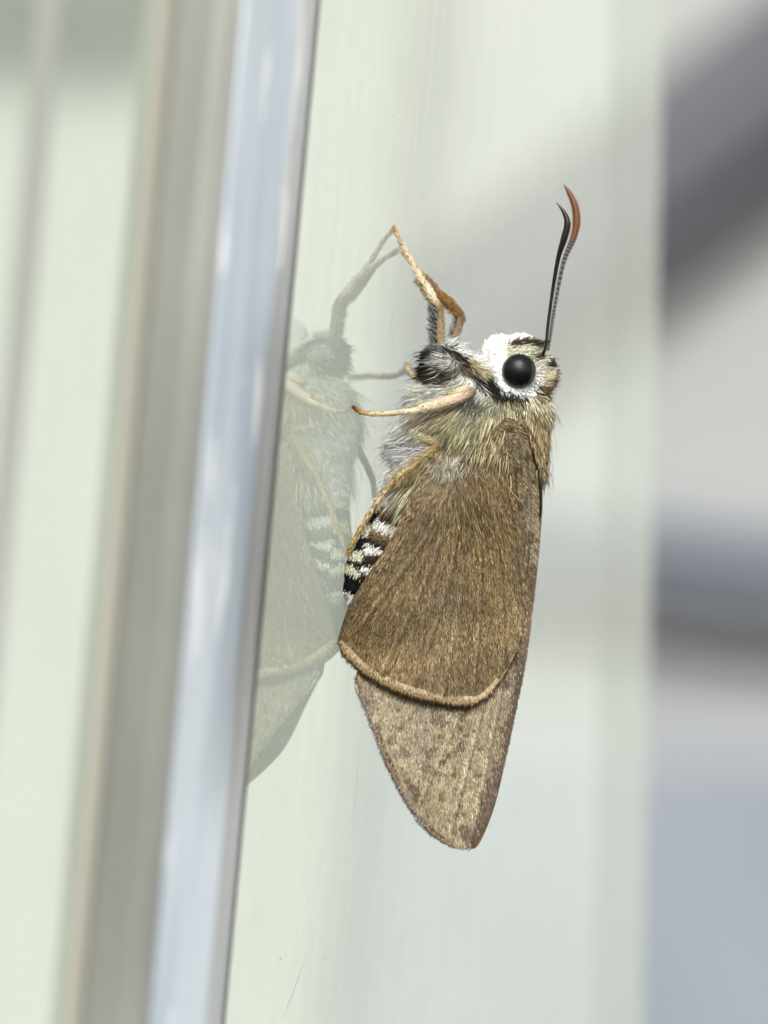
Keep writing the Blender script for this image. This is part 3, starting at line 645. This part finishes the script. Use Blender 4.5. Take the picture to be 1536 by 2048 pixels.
def vnoise(px, py, s, seed):
    r2 = np.random.default_rng(seed); T_ = r2.random((64, 64)); x, y = px/s % 64, py/s % 64; i, j = x.astype(int), y.astype(int); a, b = x-i, y-j
    a, b = a*a*(3-2*a), b*b*(3-2*b); g_ = lambda p, q_: T_[p % 64, q_ % 64]
    return (g_(i, j)*(1-a)+g_(i+1, j)*a)*(1-b)+(g_(i, j+1)*(1-a)+g_(i+1, j+1)*a)*b
def hw_col(px, py, dv):
    b = lin(104, 80, 44, .5); t = .75+.5*vnoise(px, py, 60, 3); v = 1-.4*np.exp(-(dv/3.)**2)
    return b[None]*(t*v)[:, None]
def fw_col(px, py, dv):
    k = np.clip((py-1330)/150, 0, 1)[:, None]; b = lin(112, 88, 54, .5)*(1-k)+lin(150, 126, 92, .56)*k
    e = np.clip((px-(1083-np.maximum(py-960, 0)*.0-.0002*np.maximum(py-960, 0)**2*.0)), 0, 1)
    t = .6+.8*vnoise(px, py, 28, 5); v = 1-.4*np.exp(-(dv/3.)**2)
    return b*(t*v)[:, None]
def wsag(py): return np.interp(py, [820, 1000, 1130, 1330, 1540, 1700], [-1.5, -.85, -.7, .1, 1.4, 3.0])
far = lambda pts: np.column_stack([pts[:, 0]+np.interp(pts[:, 1], [1000, 1200, 1400], [5, 0, -8])+62*np.clip((1060-pts[:, 0])/390, 0, 1), pts[:, 1]])
ffw, *_ = wing('forewing', far(fw_out), lambda x, y: 2*wsag(y)-fw_w(x, y)-.1, 12, [], fw_col, -1)
fhw, *_ = wing('hindwing', far(hw_out), lambda x, y: 2*wsag(y)-hw_w(x, y)-.1, 12, [], hw_col, -1)
nfw, fV, fF, fN, fP = wing('forewing', fw_out, fw_w, 5.0, fv_l, fw_col)
nhw, hV, hF, hN, hP = wing('hindwing', hw_out, hw_w, 5.0, hv_l, hw_col)

def scales(V, F, N, n, pal, prob, ln, wd, dens=None, tone=None, veins=(), k0=.5):
    P, Nn = scatter(V, F, N, n, wfun=dens); px, py = PX(P); fl = wing_flow(px, py)
    T = nrm(np.column_stack([fl[:, 0], -fl[:, 1], np.zeros(n)])+rng.normal(0, .07, (n, 3)))
    T = nrm(T-Nn*np.sum(T*Nn, -1, keepdims=True)); S = np.cross(Nn, T)
    k = rng.choice(len(pal), n, p=prob)
    if tone is not None: k = tone(px, py, k)
    pc = np.array([lin(*c) for c in pal]); pc = pc*.96+pc.mean(1, keepdims=True)*.04
    col = pc[k]*k0*rng.lognormal(0, .18, n)[:, None]
    col *= ((.55+.9*streak(px, py, 31))*(.78+.44*vnoise(px, py, 70, 33))*(1+.28*np.exp(-((py-1290+.35*(px-860))/48)**2)-.22*np.exp(-((py-1235)/32)**2-((px-925)/70)**2))*(1-.42*np.exp(-(vdist(px, py, veins)/2.2)**2)+.16*np.exp(-((vdist(px, py, veins)-6)/3.)**2)))[:, None]
    l = ln*rng.uniform(.7, 1.3, n)[:, None]; w = wd*rng.uniform(.6, 1.3, n)[:, None]; lf = rng.uniform(.0, .10, n)[:, None]
    roll = rng.normal(0, .22, n)[:, None]; S = S*np.cos(roll)+Nn*np.sin(roll)
    b = P+Nn*(.012+.5*w*np.abs(np.sin(roll))); tip = b+T*l+Nn*l*lf; mid = b+T*l*.55+Nn*l*lf*.75
    V4 = np.stack([b-S*w*.3, b+S*w*.3, mid+S*w*.5, tip+S*w*.2, tip-S*w*.2, mid-S*w*.5], 1).reshape(-1, 3)
    o = np.arange(n)[:, None, None]*6
    return V4, [(np.array([[0, 1, 2, 5], [5, 2, 3, 4]])[None]+o).reshape(-1, 4)], np.repeat(np.clip(col, .003, .8), 6, 0)
hpal = [(206, 182, 134), (172, 146, 98), (136, 110, 66), (94, 72, 38), (222, 204, 164)]
sv = scales(hV, hF, hN, 62000, hpal, [.13, .24, .33, .29, .01], .27, .034, None, None, hv_l, .50)
part('wing_scales', sv[0], sv[1], M['scale'], nhw, sv[2], False, 'stuff')
fpal = [(204, 190, 156), (184, 168, 132), (156, 140, 104), (102, 82, 54), (98, 78, 56)]
def ftone(px, py, k):
    nz = vnoise(px, py, 13, 21)+.5*vnoise(px, py, 34, 22); up = py < 1380
    k = np.where((nz < .52) & (rng.random(len(k)) < .75), 3, k)
    edge = np.interp(py, [900, 1000, 1130, 1230, 1330, 1430, 1540, 1700], [1062, 1080, 1074, 1064, 1050, 1030, 1006, 940])-px
    k = np.where((py > 1130) & (rng.random(len(k)) < .92*np.clip(1.25-edge/22, 0, 1)), 4, k)
    return np.where(up & (rng.random(len(k)) < .4), np.minimum(k+1, 3), k)
def fdens(c):
    px, py = PX(c); hid = (px < 1035) & (py < 1330) & (py > 930); return np.where(hid, .02, 1.0)
sv = scales(fV, fF, fN, 42000, fpal, [.24, .34, .28, .10, .04], .2, .036, fdens, ftone, fv_l, .66)
part('wing_scales', sv[0], sv[1], M['scale'], nfw, sv[2], False, 'stuff')

def edge_pts(P2, a, b, n):                      # n points along the outline between the vertices nearest a and b
    i = int(np.argmin(((P2-a)**2).sum(1))); j = int(np.argmin(((P2-b)**2).sum(1)))
    if j < i: i, j = j, i
    seg = P2[i:j+1]; s = np.concatenate([[0], np.cumsum(np.linalg.norm(np.diff(seg, axis=0), axis=1))]); t = np.sort(rng.uniform(0, s[-1], n))
    p = np.column_stack([np.interp(t, s, seg[:, k]) for k in (0, 1)]); d = np.column_stack([np.interp(t, s, np.gradient(seg[:, k], s)) for k in (0, 1)])
    return p, nrm(d), t/s[-1]
def fringe(P2, a, b, n, wf, ln, pal, parent, cen, back=0.0, wd=.032, lift=.05, dw=.03, blend=.5):
    p, d, t = edge_pts(P2, np.array(a, float), np.array(b, float), n); o = np.column_stack([d[:, 1], -d[:, 0]]); o *= np.sign(((p-cen)*o).sum(1))[:, None]
    p = p-o*rng.uniform(0, back*PPM, n)[:, None]
    w = wf(p[:, 0], p[:, 1])+dw*rng.uniform(.2, 1.4, n); P = L(p[:, 0], p[:, 1], w)
    fl = nrm(o*(1-blend)+wing_flow(p[:, 0], p[:, 1])*blend); sl = (wf(p[:, 0], p[:, 1])-wf(p[:, 0]-fl[:, 0]*12, p[:, 1]-fl[:, 1]*12))/(12/PPM); T = np.column_stack([fl[:, 0], -fl[:, 1], sl+rng.normal(.0, .03, n)])
    SV = np.column_stack([-fl[:, 1], -fl[:, 0], np.zeros(n)])
    N = nrm(np.cross(nrm(T), SV)); N *= np.sign(N[:, 2:]+1e-9); env = np.clip(np.minimum(t, 1-t)*14, .35, 1)
    c = np.array([lin(*x) for x in pal])[rng.integers(0, len(pal), n)]*.72*rng.lognormal(0, .15, n)[:, None]
    c *= (.62+.76*vnoise(t*4000, t*0, 7, 51))[:, None]
    return hairs(P, N, T, ln*rng.uniform(.75, 1.1, n)*env*(.66+.62*vnoise(t*3000, t*0+7, 9, 50)), lift*rng.uniform(0, 1.5, n), wd, np.clip(c, .004, .85), .5, .07, 0)
cen = np.array([880., 1150.])
f1 = fringe(hP, (966, 1392), (678, 1280), 5200, hw_w, .68, [(196, 166, 124), (180, 148, 106), (206, 178, 138)], nhw, cen, .05, .024, .0, .0)
f2 = fringe(hP, (1000, 1355), (680, 1282), 3600, hw_w, .42, [(228, 204, 164), (214, 188, 146), (236, 216, 180)], nhw, cen, .22, .024, .02, .02)
f3 = fringe(hP, (966, 1392), (1046, 1240), 600, hw_w, .2, [(190, 164, 116), (160, 132, 88)], nhw, cen, .02, .028, .05, .02, .75)
fr_ = join(f1, f2, f3); part('fringe', fr_[0], fr_[1], M['hair'], nhw, fr_[2], kind='stuff')
cf = np.array([930., 1400.])
f1 = fringe(fP, (715, 1360), (928, 1701), 2600, fw_w, .36, [(178, 160, 148), (152, 132, 120), (196, 178, 164)], nfw, cf, .05, .03, .05, .0, .35)
f2 = fringe(fP, (712, 1352), (890, 1684), 1500, fw_w, .46, [(236, 230, 220), (226, 216, 204)], nfw, cf, .0, .024, .02, -.06, .25)
f4 = fringe(fP, (1014, 835), (1078, 1040), 900, fw_w, .22, [(44, 32, 22), (70, 52, 34)], nfw, cf, .05, .03, .15, .02, .7)
f3 = fringe(fP, (712, 1352), (935, 1701), 2200, fw_w, .26, [(190, 168, 132), (92, 68, 46), (150, 126, 92)], nfw, cf, .2, .024, .04, .02, .4)
fr_ = join(f1, f2, f3, f4); part('fringe', fr_[0], fr_[1], M['hair'], nfw, fr_[2], kind='stuff')
BW = np.full((60, 60), -9.0); bxx, byy = PX(bV); bi = ((bxx-660)/9).astype(int); bj = ((byy-630)/11).astype(int)
np.maximum.at(BW, (np.clip(bi, 0, 59), np.clip(bj, 0, 59)), bV[:, 2])
def body_w(px, py):
    i = np.clip((np.asarray(px)-660)/9-.5, 0, 58.9); j = np.clip((np.asarray(py)-630)/11-.5, 0, 58.9); i0, j0 = i.astype(int), j.astype(int); a_, b_ = i-i0, j-j0
    return np.maximum((BW[i0, j0]*(1-a_)+BW[i0+1, j0]*a_)*(1-b_)+(BW[i0, j0+1]*(1-a_)+BW[i0+1, j0+1]*a_)*b_, -2.5)
# long hairs combed over the root of the hind wing and along its inner margin
def comb(n, x, y, fx, fy, ln, pal, wf, lift=.12, wd=.026, up=.02, kc=.76):
    x = np.asarray(x); P = L(x, y, wf(x, y)+up); T = np.column_stack([fx, -np.asarray(fy), np.zeros(n)])
    c = np.array([lin(*q_) for q_ in pal])[rng.integers(0, len(pal), n)]*kc*rng.lognormal(0, .28, n)[:, None]
    return hairs(P, np.tile([0., 0, 1.], (n, 1)), T, ln, lift*rng.uniform(.4, 1.6, n), wd*rng.uniform(.7, 1.2, n), np.clip(c, .004, .85), .7, .13)
n = 1900
t = rng.beta(1.3, 1.6, n); ang = rng.normal(0, .26, n)+.12
x = 925+rng.normal(0, 22, n)-t*170*np.sin(ang); y = 912+t*180+rng.normal(0, 10, n)
c1 = comb(n, x, y, -np.sin(ang), np.cos(ang), rng.uniform(.9, 2.2, n)*(1.15-.55*t), [(186, 164, 118), (164, 140, 94), (142, 118, 76), (204, 188, 148)], hw_w, .07, .018)
n = 500; x = 905+rng.normal(0, 20, n); y = 905+rng.uniform(0, 40, n); ang = rng.normal(.35, .3, n)
c2 = comb(n, x, y, -np.sin(ang), np.cos(ang), rng.uniform(.8, 1.6, n), [(216, 214, 196), (196, 190, 160)], hw_w, .25)
n = 900; s = rng.uniform(0, 1, n); x = np.interp(s, [0, .33, .6, 1], [848, 814, 788, 750])+rng.uniform(2, 24, n); y = np.interp(s, [0, .33, .6, 1], [945, 1010, 1068, 1128])+rng.uniform(0, 8, n)
c3 = comb(n, x, y, np.full(n, -.5), np.full(n, .86), rng.uniform(.4, .8, n), [(186, 160, 122), (160, 134, 96), (206, 186, 150)], hw_w, .1)
cc = join(c1, c2, c3); part('root_hair', cc[0], cc[1], M['hair'], nhw, cc[2], kind='stuff')
n = 420; x = rng.uniform(700, 722, n); y = rng.uniform(1178, 1200, n)
tl = comb(n, x, y, rng.normal(-.2, .2, n), np.ones(n), rng.uniform(.5, 1.0, n), [(240, 240, 226), (224, 226, 204)], lambda a_, b_: 1.0+rng.uniform(-.6, .5, n), .2, kc=1.0)
part('tail_tuft', tl[0], tl[1], M['hair'], body, tl[2], kind='stuff')
# tan hair combed down over the shoulder of the fore wing
n = 2600; s = rng.uniform(0, 1, n); y = 808+s*128+rng.normal(0, 7, n); x = np.interp(y, [812, 836, 860, 910, 937], [1012, 1026, 1052, 1068, 1078]); x = x+rng.beta(1, 1.3, n)*np.interp(y, [812, 850, 937], [80, 46, 16])
sh = comb(n, x, y, rng.normal(-.05, .05, n), np.ones(n), rng.uniform(.9, 1.9, n), [(196, 174, 134), (172, 150, 110), (216, 198, 158)], body_w, .14, kc=1.1)
n = 1700; x = rng.uniform(930, 1016, n); y = rng.uniform(805, 884, n)
sh2 = comb(n, x, y, rng.normal(-.12, .1, n)-.35*(1020-x)/80, np.ones(n), rng.uniform(1.4, 2.8, n), [(200, 186, 146), (172, 158, 116), (140, 124, 88), (220, 212, 180)], body_w, .16, kc=1.0)
ss = join(sh, sh2); part('shoulder_hair', ss[0], ss[1], M['hair'], body, ss[2], kind='stuff')

# ------------------------------------------------------------------ dust and scratches on the glass
m_dust = noise_mix('dust', (.55, .56, .52), (.85, .86, .82), 3000, .8)
m_dark = noise_mix('dirt', (.10, .10, .09), (.2, .2, .18), 3000, .8)
def specks(name, n, mat, r0_, r1_, xs, ys):
    Vs, Fs, o = [], [], 0
    for _ in range(n):
        q_ = on_x(rng.uniform(*xs), rng.uniform(*ys)); k = 7; r = rng.uniform(r0_, r1_)
        a_ = np.linspace(0, 2*np.pi, k, endpoint=False); rr = r*rng.uniform(.5, 1.2, k)
        ring = np.column_stack([np.full(k, .0), np.cos(a_)*rr*1.4, np.sin(a_)*rr*rng.uniform(.8, 2)])+q_
        Vs.append(np.vstack([ring, q_+[r*.6, 0, 0]])); Fs.append(np.stack([np.arange(k), (np.arange(k)+1) % k, np.full(k, k)], -1)+o); o += k+1
    return build(name, np.vstack(Vs)*.001, np.vstack(Fs), mat, pane, None, True, 'stuff')
specks('dust_specks', 150, m_dust, .02, .05, (560, 960), (60, 2000))
specks('dirt_specks', 40, m_dark, .02, .06, (540, 900), (60, 2000))
def scratch(pts, r, mat):
    P = spline(np.array([on_x(*p)+[.004, 0, 0] for p in pts]), 6); T = nrm(np.gradient(P, axis=0)); S = nrm(np.cross(T, [1., 0, 0])); n = len(P)
    rr = r*np.sin(np.linspace(.1, np.pi-.1, n))[:, None]
    V = np.vstack([P-S*rr, P+[.004, 0, 0], P+S*rr]); i = np.arange(n-1)
    F = np.vstack([np.stack([i, i+1, i+1+n, i+n], -1), np.stack([i+n, i+1+n, i+1+2*n, i+2*n], -1)])
    return build('scratch', V*.001, F, mat, pane)
m_scr = noise_mix('scratch_mark', (.45, .47, .46), (.6, .62, .6), 2000, .7)
scratch([(608, 1922), (590, 1975), (562, 2046)], .06, m_scr)
scratch([(792, 600), (782, 650), (788, 686)], .02, m_scr)
scratch([(848, 180), (842, 260), (846, 330)], .02, m_scr)
scratch([(720, 1480), (712, 1580), (706, 1660)], .02, m_scr)
scratch([(693, 1780), (684, 1870)], .02, m_scr)
